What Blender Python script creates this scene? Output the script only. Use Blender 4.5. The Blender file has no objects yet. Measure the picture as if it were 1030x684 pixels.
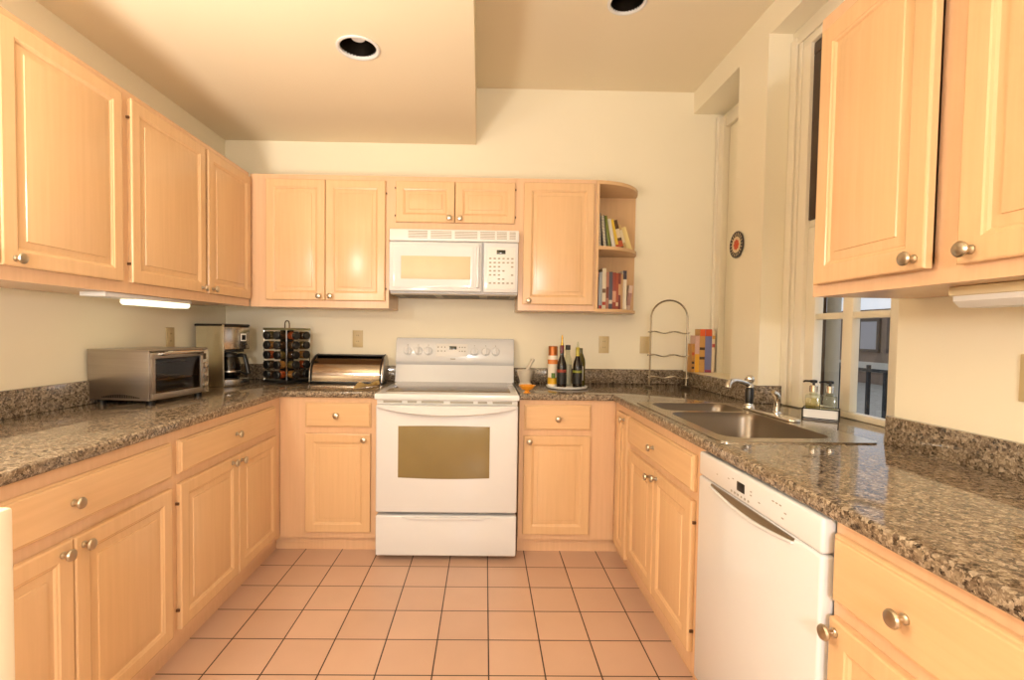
import bpy, bmesh, math, random
from mathutils import Matrix, Vector, Euler
random.seed(7)
S = bpy.context.scene
COL = S.collection
PI = math.pi

# ------------------------------------------------------------------ camera
cam_d = bpy.data.cameras.new('camera'); cam = bpy.data.objects.new('camera', cam_d); COL.objects.link(cam)
cam_d.sensor_fit = 'HORIZONTAL'; cam_d.sensor_width = 36.0
cam_d.lens = 493.2 / 1030 * 36
cam_d.shift_x = (515 - 494.11) / 1030; cam_d.shift_y = (350.62 - 342) / 1030
cam_d.clip_start = 0.05
R_ = Vector((0.99982, -0.012623, 0.014047)); U_ = Vector((-0.013604, 0.034508, 0.999312)); F_ = Vector((0.013099, 0.999325, -0.03433))
M = Matrix(((R_.x, U_.x, -F_.x, 0.1985), (R_.y, U_.y, -F_.y, -3.3526), (R_.z, U_.z, -F_.z, 1.2560), (0, 0, 0, 1)))
cam.matrix_world = M
S.camera = cam

# ------------------------------------------------------------------ light
S.view_settings.view_transform = 'Standard'; S.view_settings.look = 'None'
S.view_settings.gamma = 1.0; S.view_settings.use_curve_mapping = False
S.view_settings.exposure = -0.60
w = bpy.data.worlds.new('sky'); S.world = w; w.use_nodes = True
w.node_tree.nodes['Background'].inputs[0].default_value = (0.74, 0.78, 0.84, 1)
w.node_tree.nodes['Background'].inputs[1].default_value = 1.6

def lamp(name, loc, power, color, radius):
    d = bpy.data.lights.new(name, 'POINT'); d.energy = power; d.color = color; d.shadow_soft_size = radius
    o = bpy.data.objects.new(name, d); o.location = loc; COL.objects.link(o); return o
WARM = (1.0, 0.94, 0.84); COOL = (1.0, 1.0, 1.08)
lamp('point_light', (-1.13, -2.65, 1.78), 54, WARM, .10)
lamp('point_light', (-0.55, -3.0, 1.42), 6, COOL, .08)
ad = bpy.data.lights.new('fill_uplight', 'AREA'); ad.shape = 'SQUARE'; ad.size = .45; ad.energy = 42; ad.color = WARM
ao = bpy.data.objects.new('fill_uplight', ad); ao.location = (-.95, -3.6, 1.0); ao.rotation_euler = (math.radians(145), 0, 0); ad.spread = math.radians(105); COL.objects.link(ao)   # unseen fill light, added to brighten the ceiling and upper back wall
lamp('point_light', (0.25, -4.8, 1.50), 125, COOL, .08)  # stands for the camera flash, set well behind the camera to even its reach

# ------------------------------------------------------------------ materials
def lin(c):
    return tuple(((v/255)/12.92 if v/255 <= .04045 else ((v/255+.055)/1.055)**2.4) for v in c)
def new_mat(name):
    m = bpy.data.materials.new(name); m.use_nodes = True
    nt = m.node_tree; return m, nt, nt.nodes['Principled BSDF']
def plain(name, rgb, rough=.5, metal=0.0, var=.04, scale=14, coat=0, spec=.5):
    """procedural paint / plastic / metal: base colour with a faint noise"""
    m, nt, b = new_mat(name)
    c = lin(rgb)
    tc = nt.nodes.new('ShaderNodeTexCoord'); n = nt.nodes.new('ShaderNodeTexNoise'); n.inputs['Scale'].default_value = scale
    nt.links.new(tc.outputs['Object'], n.inputs['Vector'])
    mx = nt.nodes.new('ShaderNodeMix'); mx.data_type = 'RGBA'
    mx.inputs[6].default_value = (*[v*(1-var) for v in c], 1); mx.inputs[7].default_value = (*[min(1, v*(1+var)) for v in c], 1)
    nt.links.new(n.outputs['Fac'], mx.inputs[0]); nt.links.new(mx.outputs[2], b.inputs['Base Color'])
    b.inputs['Roughness'].default_value = rough; b.inputs['Metallic'].default_value = metal
    b.inputs['Coat Weight'].default_value = coat; b.inputs['Specular IOR Level'].default_value = spec
    return m
def wood(name, rgb, stretch, rough=.24, var=.055):
    m, nt, b = new_mat(name); c = lin(rgb)
    tc = nt.nodes.new('ShaderNodeTexCoord'); mp = nt.nodes.new('ShaderNodeMapping'); mp.inputs['Scale'].default_value = stretch
    n = nt.nodes.new('ShaderNodeTexNoise'); n.inputs['Scale'].default_value = 1.0; n.inputs['Detail'].default_value = 6; n.inputs['Roughness'].default_value = .6
    nt.links.new(tc.outputs['Object'], mp.inputs['Vector']); nt.links.new(mp.outputs['Vector'], n.inputs['Vector'])
    cr = nt.nodes.new('ShaderNodeValToRGB')
    e = cr.color_ramp.elements
    e[0].position = .3; e[0].color = (c[0]*(1-var), c[1]*(1-var*1.25), c[2]*(1-var*1.5), 1)
    e[1].position = .7; e[1].color = (min(1, c[0]*(1+var*.4)), min(1, c[1]*(1+var*.4)), min(1, c[2]*(1+var*.4)), 1)
    nt.links.new(n.outputs['Fac'], cr.inputs['Fac']); nt.links.new(cr.outputs['Color'], b.inputs['Base Color'])
    b.inputs['Roughness'].default_value = rough; b.inputs['Coat Weight'].default_value = .06; b.inputs['Coat Roughness'].default_value = .2
    return m
MAPLE = (223, 184, 139)
M_woodV = wood('maple_vertical', MAPLE, (55, 55, 2.5))
M_woodH = wood('maple_horizontal', MAPLE, (2.5, 55, 55))
M_woodF = wood('maple_face_frame', (224, 184, 146), (55, 55, 2.5))
M_woodI = wood('maple_inside', (205, 165, 125), (30, 30, 2.5), .5)
M_wall = plain('cream_wall_paint', (244, 234, 208), .6, var=.015, scale=3)
M_ceil = plain('cream_ceiling_paint', (242, 228, 198), .75, var=.012, scale=2)
M_trimp = plain('white_trim_paint', (240, 230, 208), .35, var=.01)
M_white = plain('white_enamel', (221, 222, 224), .16, var=.01, coat=.4)
M_whitep = plain('white_plastic', (230, 228, 224), .35, var=.01)
M_cream = plain('cream_plastic', (226, 208, 168), .4, var=.01)
M_grey = plain('grey_print', (150, 145, 135), .5)
M_lgrey = plain('pale_grey_print', (166, 158, 142), .5)
M_dark = plain('black_plastic', (18, 17, 16), .35)
M_black = plain('soft_black', (8, 8, 8), .6)
M_nickel = plain('brushed_nickel', (190, 180, 162), .28, 1.0, var=.05, scale=60)
M_steel = plain('stainless_steel', (196, 192, 186), .22, 1.0, var=.04, scale=25)
M_sink = plain('sink_steel', (128, 118, 105), .36, 1.0, var=.05, scale=10)
M_chrome = plain('chrome', (225, 222, 215), .06, 1.0, var=.01)
M_brushed = wood('brushed_steel', (178, 172, 166), (4, 4, 160), .3, .08); M_brushed.node_tree.nodes['Principled BSDF'].inputs['Metallic'].default_value = 1
M_display = plain('dark_display', (40, 42, 30), .15)
M_hinge = plain('hinge_bronze', (96, 66, 42), .5, .3)
M_iron = plain('black_iron', (22, 22, 24), .6)
M_brownwood = wood('dark_brown_wood', (58, 34, 22), (20, 20, 2), .4)

def granite(name):
    m, nt, b = new_mat(name)
    tc = nt.nodes.new('ShaderNodeTexCoord')
    nz = nt.nodes.new('ShaderNodeTexNoise'); nz.inputs['Scale'].default_value = 90; nz.inputs['Detail'].default_value = 3
    ad = nt.nodes.new('ShaderNodeVectorMath'); ad.operation = 'MULTIPLY_ADD'; ad.inputs[1].default_value = (.012,)*3
    nt.links.new(tc.outputs['Object'], nz.inputs['Vector'])
    nt.links.new(nz.outputs['Color'], ad.inputs[0]); nt.links.new(tc.outputs['Object'], ad.inputs[2])
    def vor(scale, stops):
        v = nt.nodes.new('ShaderNodeTexVoronoi'); v.inputs['Scale'].default_value = scale
        nt.links.new(ad.outputs[0], v.inputs['Vector'])
        sp = nt.nodes.new('ShaderNodeSeparateColor'); nt.links.new(v.outputs['Color'], sp.inputs[0])
        cr = nt.nodes.new('ShaderNodeValToRGB'); cr.color_ramp.interpolation = 'CONSTANT'
        el = cr.color_ramp.elements
        while len(el) < len(stops): el.new(.5)
        for k, (p, c) in enumerate(stops): el[k].position = p; el[k].color = (*lin(c), 1)
        nt.links.new(sp.outputs[0], cr.inputs[0]); return cr, sp
    a, sa = vor(125, [(0, (40, 31, 24)), (.16, (90, 75, 61)), (.34, (128, 111, 91)), (.6, (152, 134, 110)), (.85, (182, 165, 142))])
    c2, sb = vor(300, [(0, (44, 36, 30)), (.2, (106, 91, 75)), (.55, (140, 123, 102)), (.85, (190, 174, 150))])
    mx = nt.nodes.new('ShaderNodeMix'); mx.data_type = 'RGBA'; mx.inputs[0].default_value = .42
    nt.links.new(a.outputs[0], mx.inputs[6]); nt.links.new(c2.outputs[0], mx.inputs[7])
    nt.links.new(mx.outputs[2], b.inputs['Base Color'])
    b.inputs['Roughness'].default_value = .07
    return m
M_granite = granite('brown_granite')

def tiles():
    m, nt, b = new_mat('floor_tile')
    tc = nt.nodes.new('ShaderNodeTexCoord'); mp = nt.nodes.new('ShaderNodeMapping')
    P = .20712
    mp.inputs['Location'].default_value = (-(.2308 - 20*P) + .0018, -(-1.1876 - 30*P) + .0018, 0)
    br = nt.nodes.new('ShaderNodeTexBrick'); br.offset = 0; br.squash = 1
    br.inputs['Scale'].default_value = 1; br.inputs['Brick Width'].default_value = P; br.inputs['Row Height'].default_value = P
    br.inputs['Mortar Size'].default_value = .003; br.inputs['Mortar Smooth'].default_value = .25; br.inputs['Bias'].default_value = 0
    br.inputs['Color1'].default_value = (*lin((206, 170, 146)), 1); br.inputs['Color2'].default_value = (*lin((214, 178, 153)), 1)
    br.inputs['Mortar'].default_value = (*lin((52, 28, 16)), 1)
    nt.links.new(tc.outputs['Object'], mp.inputs['Vector']); nt.links.new(mp.outputs['Vector'], br.inputs['Vector'])
    nz = nt.nodes.new('ShaderNodeTexNoise'); nz.inputs['Scale'].default_value = 6; nz.inputs['Detail'].default_value = 4
    nt.links.new(tc.outputs['Object'], nz.inputs['Vector'])
    mx = nt.nodes.new('ShaderNodeMix'); mx.data_type = 'RGBA'; mx.blend_type = 'MULTIPLY'; mx.inputs[0].default_value = .12
    nt.links.new(br.outputs['Color'], mx.inputs[6]); nt.links.new(nz.outputs['Fac'], mx.inputs[7])
    nt.links.new(mx.outputs[2], b.inputs['Base Color'])
    bp = nt.nodes.new('ShaderNodeBump'); bp.inputs['Strength'].default_value = .35; bp.inputs['Distance'].default_value = .002; bp.invert = True
    nt.links.new(br.outputs['Fac'], bp.inputs['Height']); nt.links.new(bp.outputs['Normal'], b.inputs['Normal'])
    b.inputs['Roughness'].default_value = .33
    return m
M_tile = tiles()

def glass(name, tint=(255, 255, 255), refl=1.0, ior=1.45):
    m = bpy.data.materials.new(name); m.use_nodes = True; nt = m.node_tree; nt.nodes.clear()
    o = nt.nodes.new('ShaderNodeOutputMaterial'); t = nt.nodes.new('ShaderNodeBsdfTransparent'); g = nt.nodes.new('ShaderNodeBsdfGlossy')
    f = nt.nodes.new('ShaderNodeFresnel'); f.inputs['IOR'].default_value = ior; mx = nt.nodes.new('ShaderNodeMixShader')
    t.inputs[0].default_value = (*lin(tint), 1); g.inputs['Roughness'].default_value = .02
    g.inputs[0].default_value = (refl, refl, refl, 1)
    gm = nt.nodes.new('ShaderNodeNewGeometry'); m1 = nt.nodes.new('ShaderNodeMath'); m1.operation = 'SUBTRACT'; m1.inputs[0].default_value = 1
    nt.links.new(gm.outputs['Backfacing'], m1.inputs[1]); m2 = nt.nodes.new('ShaderNodeMath'); m2.operation = 'MULTIPLY'
    nt.links.new(f.outputs[0], m2.inputs[0]); nt.links.new(m1.outputs[0], m2.inputs[1]); nt.links.new(m2.outputs[0], mx.inputs[0]); nt.links.new(t.outputs[0], mx.inputs[1]); nt.links.new(g.outputs[0], mx.inputs[2])
    nt.links.new(mx.outputs[0], o.inputs[0]); return m
M_glass = glass('window_glass')
M_clear = glass('clear_glass', (236, 238, 228))
M_smoke = glass('smoked_glass', (214, 200, 184))
M_pot = glass('coffee_pot_glass', (150, 140, 128))
def emit(name, rgb, strength):
    m, nt, b = new_mat(name)
    b.inputs['Base Color'].default_value = (.9, .9, .85, 1); b.inputs['Emission Color'].default_value = (*lin(rgb), 1); b.inputs['Emission Strength'].default_value = strength
    return m
M_tube = emit('fluorescent_diffuser', (255, 250, 205), 2.6)

# ------------------------------------------------------------------ mesh helpers
WM = {}
class MB:
    def __init__(s): s.bm = bmesh.new(); s.mats = []; s.cur = 0
    def mat(s, m):
        if m not in s.mats: s.mats.append(m)
        s.cur = s.mats.index(m); return s
    def _fin(s, faces):
        for f in faces:
            f.material_index = s.cur
        return s
    def box(s, x0, x1, y0, y1, z0, z1, bev=0.0, seg=2, rot=None):
        b = bmesh.new()
        v = [b.verts.new((x, y, z)) for x in (x0, x1) for y in (y0, y1) for z in (z0, z1)]
        for q in ((0, 1, 3, 2), (4, 6, 7, 5), (0, 4, 5, 1), (2, 3, 7, 6), (0, 2, 6, 4), (1, 5, 7, 3)):
            b.faces.new([v[i] for i in q])
        bmesh.ops.recalc_face_normals(b, faces=b.faces)
        if bev > 0: bmesh.ops.bevel(b, geom=list(b.edges), offset=bev, segments=seg, profile=.5, affect='EDGES', clamp_overlap=True)
        if rot is not None: bmesh.ops.transform(b, matrix=rot, verts=b.verts)
        return s.add(b)
    def add(s, b):
        vm = {v: s.bm.verts.new(v.co) for v in b.verts}
        fs = []
        for f in b.faces:
            try: fs.append(s.bm.faces.new([vm[v] for v in f.verts]))
            except ValueError: pass
        b.free(); return s._fin(fs)
    def lathe(s, prof, o=(0, 0, 0), axis='z', n=24, rot=None, cap=True):
        """profile [(r, h)] turned round the axis through o"""
        b = bmesh.new(); rings = []
        def P(r, h, a):
            c, d = r*math.cos(a), r*math.sin(a)
            p = {'z': (c, d, h), '-y': (c, -h, d), 'y': (c, h, -d), 'x': (h, c, d), '-x': (-h, -c, d), '-z': (c, -d, -h)}[axis]
            return Vector(p)
        for r, h in prof:
            if r < 1e-6: rings.append([b.verts.new(P(0, h, 0))])
            else: rings.append([b.verts.new(P(r, h, 2*PI*k/n)) for k in range(n)])
        for A, B in zip(rings, rings[1:]):
            for k in range(n):
                k2 = (k+1) % n
                if len(A) == 1 and len(B) == 1: continue
                if len(A) == 1: b.faces.new((A[0], B[k2], B[k]))
                elif len(B) == 1: b.faces.new((A[k], A[k2], B[0]))
                else: b.faces.new((A[k], A[k2], B[k2], B[k]))
        if cap and len(rings[0]) > 1: b.faces.new(rings[0][::-1])
        if cap and len(rings[-1]) > 1: b.faces.new(rings[-1])
        bmesh.ops.recalc_face_normals(b, faces=b.faces)
        if rot is not None: bmesh.ops.transform(b, matrix=rot, verts=b.verts)
        bmesh.ops.translate(b, vec=Vector(o), verts=b.verts)
        return s.add(b)
    def tube(s, pts, r, n=10, closed=False):
        pts = [Vector(p) for p in pts]; b = bmesh.new(); rings = []
        N = len(pts); up = None
        for i, p in enumerate(pts):
            a = pts[(i-1) % N] if (closed or i > 0) else p
            c = pts[(i+1) % N] if (closed or i < N-1) else p
            t = (c-a).normalized()
            if up is None: up = t.orthogonal().normalized()
            up = (up - t*up.dot(t)); up = up.normalized() if up.length > 1e-6 else t.orthogonal().normalized()
            sd = t.cross(up); rr = r[i] if isinstance(r, (list, tuple)) else r
            rings.append([b.verts.new(p + (up*math.cos(2*PI*k/n) + sd*math.sin(2*PI*k/n))*rr) for k in range(n)])
        for i in range(N if closed else N-1):
            A, B = rings[i], rings[(i+1) % N]
            for k in range(n): b.faces.new((A[k], A[(k+1) % n], B[(k+1) % n], B[k]))
        if not closed: b.faces.new(rings[0][::-1]); b.faces.new(rings[-1])
        bmesh.ops.recalc_face_normals(b, faces=b.faces)
        return s.add(b)
    def prism(s, outer, z0, z1, holes=(), bev=0.0, seg=3, plane='z'):
        """extrude a polygon (with holes) along z, or along x for plane 'x' (points are (y,z)), or along y for plane 'y' (points are (x,z))"""
        b = bmesh.new(); ed = []
        for loop in [outer, *holes]:
            vs = [b.verts.new((p[0], p[1], 0)) for p in loop]
            for i in range(len(vs)): ed.append(b.edges.new((vs[i], vs[(i+1) % len(vs)])))
        if holes: bmesh.ops.triangle_fill(b, edges=ed, use_beauty=True, use_dissolve=False)
        else: b.faces.new(b.verts[:])
        r = bmesh.ops.extrude_face_region(b, geom=list(b.faces))
        nv = [g for g in r['geom'] if isinstance(g, bmesh.types.BMVert)]
        for v in nv: v.co.z = z1
        ns = set(nv)
        for v in b.verts:
            if v not in ns: v.co.z = z0
        bmesh.ops.recalc_face_normals(b, faces=b.faces)
        if bev > 0:
            es = [e for e in b.edges if len(e.link_faces) == 2 and abs(e.verts[0].co.z - e.verts[1].co.z) < 1e-7
                  and e.calc_face_angle(0) > .7]
            bmesh.ops.bevel(b, geom=es, offset=bev, segments=seg, profile=.5, affect='EDGES', clamp_overlap=True)
        if plane == 'x':
            for v in b.verts: v.co = Vector((v.co.z, v.co.x, v.co.y))
        elif plane == 'y':
            for v in b.verts: v.co = Vector((v.co.x, v.co.z, v.co.y))
        bmesh.ops.recalc_face_normals(b, faces=b.faces)
        return s.add(b)
    def rings(s, x0, x1, z0, z1, prof):
        """a panel facing -y: prof = [(inset, y)], concentric rectangles from the back edge to the flat centre"""
        b = bmesh.new(); R = []
        for d, y in prof:
            R.append([b.verts.new(p) for p in ((x0+d, y, z0+d), (x1-d, y, z0+d), (x1-d, y, z1-d), (x0+d, y, z1-d))])
        for A, B in zip(R, R[1:]):
            for k in range(4): b.faces.new((A[k], A[(k+1) % 4], B[(k+1) % 4], B[k]))
        b.faces.new(R[-1]); b.faces.new(R[0][::-1])
        bmesh.ops.recalc_face_normals(b, faces=b.faces)
        return s.add(b)
    def xf(s, m): bmesh.ops.transform(s.bm, matrix=m, verts=s.bm.verts); return s
    def build(s, name, mat, parent=None, world=False, ang=35):
        if parent is not None and world: s.xf(WM[parent.name].inverted())
        me = bpy.data.meshes.new(name); s.bm.to_mesh(me); s.bm.free()
        if mat is not None and not s.mats: me.materials.append(mat)
        for m in s.mats: me.materials.append(m)
        me.shade_smooth(); me.set_sharp_from_angle(angle=math.radians(ang))
        o = bpy.data.objects.new(name, me); COL.objects.link(o)
        if parent is not None:
            o.parent = parent; WM[o.name] = WM[parent.name]
        else: WM[o.name] = Matrix()
        return o
def tag(o, label, cat, group=None):
    o['label'] = label; o['category'] = cat
    if group: o['group'] = group
    return o
def thing(name, label, cat, loc=(0, 0, 0), rz=0.0, group=None, ry=0.0):
    o = bpy.data.objects.new(name, None); COL.objects.link(o); o.empty_display_size = .05
    o.location = loc; o.rotation_euler = (0, ry, rz)
    WM[o.name] = Matrix.Translation(Vector(loc)) @ Euler((0, ry, rz)).to_matrix().to_4x4()
    return tag(o, label, cat, group)
def struct(name, mb, mat):
    o = mb.build(name, mat); o['kind'] = 'structure'; return o
def sub(o, kind=None, label=None):
    if label: o['label'] = label
    return o
def base_obj(mb, name, mat, loc, rz=0, ry=0):
    """single-mesh thing built in local coordinates"""
    o = mb.build(name, mat); o.location = loc; o.rotation_euler = (0, ry, rz)
    return o

# ================================================================== ROOM SHELL
LX, RX, RN = -1.56, 1.58, 1.51         # left wall, far right wall, near right wall
ZS, ZC = 2.514, 2.89                   # low soffit, high ceiling
SX = .122                              # soffit edge
YB = -5.2
struct('floor', MB().box(LX, 1.75, YB, 0, -.06, 0), M_tile)
def circ(cx, cy, r, n=28): return [(cx + r*math.cos(2*PI*k/n), cy + r*math.sin(2*PI*k/n)) for k in range(n)]
mb = MB()
mb.prism([(LX-.1, YB), (SX+.058, YB), (SX, 0), (SX, .1), (LX-.1, .1)], ZS, ZS+.02, holes=[circ(-.385, -1.112, .083)])
mb.prism([(SX-.02, 0), (SX+.038, YB), (SX+.0575, YB), (SX-.0005, 0)], ZS+.001, ZC+.019)
mb.prism([(SX-.02, YB), (2.0, YB), (2.0, .1), (SX-.02, .1)], ZC, ZC+.02, holes=[circ(.878, -.885, .083)])
struct('ceiling', mb, M_ceil)
struct('wall_back', MB().box(LX-.1, 1.95, 0, .1, 0, ZC), M_wall)
struct('wall_left', MB().box(LX-.1, LX, YB, 0, 0, ZC), M_wall)
struct('wall_rear', MB().box(LX-.1, 2.0, YB-.1, YB, 0, ZC), M_wall)
mb = MB()
mb.box(1.59, 1.95, -1.81, 0, 2.745, ZC)              # beam over the two niches
mb.box(RX, 1.76, -.90, -.62, 0, 2.745)               # pier
mb.box(RX, 1.80, -.62, 0, 0, 1.0035)                   # under the first niche
mb.box(1.80, 1.85, -.63, 0, .992, 2.745); mb.box(1.7605, 1.80, -.9, -.622, 0, 2.745)             # back of the first niche
mb.box(1.76, 1.80, -1.81, -.90, 0, .905)             # under the window
mb.box(1.76, 1.80, -1.81, -.90, 2.66, 2.745)
mb.box(RN, 1.76, YB, -1.81, 0, ZC)                   # near wall
struct('wall_right', mb, M_wall)
# casing in the first niche, along the back wall
mb = MB(); mb.box(1.755, 1.80, -.085, 0, .992, 2.70, .004); mb.box(1.74, 1.80, -.03, 0, .992, 2.72, .004)
mb.box(1.77, 1.80, -.60, -.085, 2.63, 2.70, .004); mb.box(1.765, 1.80, -.62, -.535, .992, 2.70, .004)
struct('trim_1', mb, M_trimp)
# casing of the window: side, head
mb = MB()
mb.box(1.700, 1.76, -1.040, -.901, .9142, 2.625, .002); mb.box(1.688, 1.7001, -.950, -.902, .9142, 2.70, .003); mb.box(1.692, 1.7001, -.985, -.962, .9142, 2.66, .003)
mb.box(1.700, 1.76, -1.808, -.901, 2.6255, 2.7445, .002); mb.box(1.690, 1.7001, -1.808, -.951, 2.662, 2.70, .003)
struct('trim_2', mb, M_trimp)
# window: frame, muntins, glass
XW = 1.72
wf = MB()
Y0, Y1 = -1.808, -1.0405
wf.box(XW, XW+.04, Y0, Y1, .9145, .940, .004)                      # bottom rail
wf.box(XW, XW+.04, Y0, Y1, 1.765, 1.80, .004)                      # meeting rail
wf.box(XW-.003, XW+.039, -1.105, Y1, .9405, 1.7645, .003)           # far stile
wf.box(XW, XW+.035, -1.336, -1.279, .9405, 1.7645, .004)
wf.box(XW, XW+.035, -1.575, -1.524, .9405, 1.7645, .004)
wf.box(XW+.003, XW+.032, Y0, -1.1055, 1.332, 1.360, .004)
win = wf.build('window_1', M_trimp); win['kind'] = 'structure'
MB().box(XW+.016, XW+.020, Y0, -1.105, .938, 1.768).build('pane', M_glass, win)
# dark wooden upper sash
us = MB()
us.box(XW-.005, XW+.039, -1.135, Y1, 1.8005, 2.565, .003); us.box(XW-.005, XW+.039, Y0, -1.74, 1.8005, 2.565, .003)
us.box(XW-.006, XW+.038, Y0, Y1, 2.5655, 2.62, .003); us.box(XW, XW+.03, -1.45, -1.42, 1.8005, 2.565)
us.box(XW+.0305, XW+.0385, -1.7395, -1.1355, 1.8005, 2.565)
us.build('upper_sash', M_brownwood, win)
# plain white half-height post standing in for the pale edge at far left
dm = MB(); dm.box(-.70, -.645, -2.52, -2.47, 0, .93, .006)
struct('trim_3', dm, M_trimp)

# ================================================================== CABINETS
KN = [(.0, 0), (.0095, 0), (.0095, .003), (.006, .006), (.0055, .013), (.009, .017), (.0155, .0205), (.0165, .024), (.014, .028), (.008, .0305), (0, .031)]
def knob_on(par, x, z, y):
    return MB().lathe(KN, (x, y, z), '-y', 20).build('knob', M_nickel, par)
T = .02
def door_on(root, x0, x1, z0, z1, knob=None, hinge=None, ajar=0, fr=.058, hz=.075, hinges=True):
    mb = MB(); w = x1 - x0
    y = -.001
    mb.rings(x0, x1, z0, z1, [(0, y), (0, -T+.005), (.0015, -T+.0015), (.005, -T), (fr-.012, -T), (fr-.009, -T+.0025), (fr-.004, -T+.004), (fr, -T+.0085), (fr+.004, -T+.0085), (fr+.022, -T+.0055), (fr+.0235, -T+.0025), (fr+.026, -T+.002)])
    R = None
    if ajar:
        hx = x0 if hinge == 'l' else x1
        R = Matrix.Translation((hx, 0, 0)) @ Matrix.Rotation(math.radians(-ajar if hinge == 'l' else ajar), 4, 'Z') @ Matrix.Translation((-hx, 0, 0))
        mb.xf(R)
    d = mb.build('door', M_woodV, root, ang=20)
    if knob:
        m = MB().lathe(KN, (knob[0], -T, knob[1]), '-y', 20)
        if R is not None: m.xf(R)
        m.build('knob', M_nickel, d)
    if hinge and hinges:
        hx, s = (x0, -1) if hinge == 'l' else (x1, 1)
        for z in (z0 + hz, z1 - hz):
            a, b = sorted((hx + s*.001, hx + s*.007))
            MB().box(a, b, -.014, -.001, z-.005, z+.005, .001).build('hinge', M_hinge, d)
    return d
def drawer_on(root, x0, x1, z0, z1, knob=None):
    mb = MB(); y = -.001
    mb.rings(x0, x1, z0, z1, [(0, y), (0, -T+.010), (.002, -T+.0065), (.006, -T+.006), (.008, -T+.0015), (.011, -T)])
    d = mb.build('drawer', M_woodH, root, ang=20)
    if knob: knob_on(d, knob[0], knob[1], -T)
    return d
def carcass(root, x0, x1, z0, z1, depth, opens, kick=False, wall=.018, top=True, kx=(0, 0)):
    """hollow box with a face frame; opens = [(xa, xb, za, zb)] holes in the frame, local coordinates, front at y=0"""
    mb = MB()
    zb = z0
    a, b = x0+wall, x1-wall
    mb.box(x0, a, .0196, depth, zb, z1); mb.box(b, x1, .0196, depth, zb, z1)
    mb.box(a, b, .0196, depth, zb, zb+wall); (mb.box(a, b, .0196, depth, z1-wall, z1) if top else None); mb.box(a, b, depth-.008, depth, zb+wall, z1-wall)
    loops = [[(a, c), (b, c), (b, d), (a, d)] for a, b, c, d in opens]
    mb.prism([(x0, zb), (x1, zb), (x1, z1), (x0, z1)], 0, .0195, holes=loops, plane='y')
    o = mb.build('body', M_woodF, root)
    if kick:
        MB().box(x0-kx[0], x1+kx[1], .035, .05, 0, z0-.0005).build('toe_kick', M_woodF, root)
    return o
BZ0, BZ1 = .082, .876
def base_cab(label, loc, rz, x0, x1, depth, drawers, doors, group='lower cabinets', kick=True, top=True, kx=(0, 0)):
    t = thing('base_cabinet', label, 'cabinet', loc, rz, group)
    ops = [(a+.012, b-.012, c+.012, d-.012) for (a, b, c, d, *_ ) in drawers]
    # doors that touch share one opening
    ds = sorted(doors, key=lambda q: q[0]); grp = []
    for q in ds:
        if grp and abs(grp[-1][1] - q[0]) < .012: grp[-1][1] = q[1]
        else: grp.append([q[0], q[1], q[2], q[3]])
    ops += [(a+.012, b-.012, c+.012, d-.012) for a, b, c, d in grp]
    carcass(t, x0, x1, BZ0, BZ1, depth, ops, kick, top=top, kx=kx)
    for a, b, c, d, k in drawers: drawer_on(t, a, b, c, d, k)
    for a, b, c, d, k, h in doors: door_on(t, a, b, c, d, k, h)
    return t
# ---- local frames: left run x = worldY (rot +90), back run x = worldX, right run x = -worldY (rot -90)
XL, XR, YF = -.943, .943, -.61
Lrun = lambda: ((XL, 0, 0), PI/2)
base_cab('maple base cabinet nearest on the left, one wide drawer over two doors', (XL, 0, 0), PI/2, -2.45, -1.556, .60,
         [(-2.43, -1.578, .708, .838, (-2.01, .771))],
         [(-2.43, -2.010, .12, .672, (-2.046, .642), None), (-2.004, -1.583, .12, .672, (-1.977, .642), None)])
base_cab('maple base cabinet below the coffee maker, left run, next to the corner', (XL, 0, 0), PI/2, -1.556, -.611, .60,
         [(-1.534, -.700, .712, .838, (-1.127, .776))],
         [(-1.534, -1.108, .122, .675, (-1.163, .652), 'l'), (-1.102, -.692, .122, .675, (-1.085, .646), None)], kx=(0, .035))
base_cab('maple base cabinet left of the white range, one drawer and one door', (0, YF, 0), 0, -.942, -.392, .60,
         [(-.797, -.433, .711, .848, (-.620, .779))], [(-.797, -.433, .118, .676, (-.467, .645), None)], kx=(.0355, 0))
base_cab('maple base cabinet right of the white range, one drawer and one door', (0, YF, 0), 0, .398, .942, .60,
         [(.424, .800, .709, .851, (.613, .774))], [(.424, .799, .116, .676, (.455, .646), None)], kx=(0, .0355))
base_cab('narrow maple cabinet with a single tall door in the right corner', (XR, 0, 0), -PI/2, .611, .905, .55,
         [], [(.70, .892, .098, .838, (.845, .812), None)], kx=(.035, 0))
base_cab('maple sink base cabinet with false drawer over two doors beside the dishwasher', (XR, 0, 0), -PI/2, .905, 1.742, .55,
         [(.917, 1.675, .708, .838, (1.283, .770))],
         [(.938, 1.293, .14, .676, (1.254, .636), None), (1.299, 1.672, .14, .676, (1.335, .652), 'r')], top=False)
base_cab('maple base cabinet nearest on the right, beyond the dishwasher', (XR, 0, 0), -PI/2, 2.347, 2.76, .55,
         [(2.358, 2.735, .707, .848, (2.54, .775))], [(2.358, 2.735, .117, .674, (2.378, .650), None)])

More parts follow.
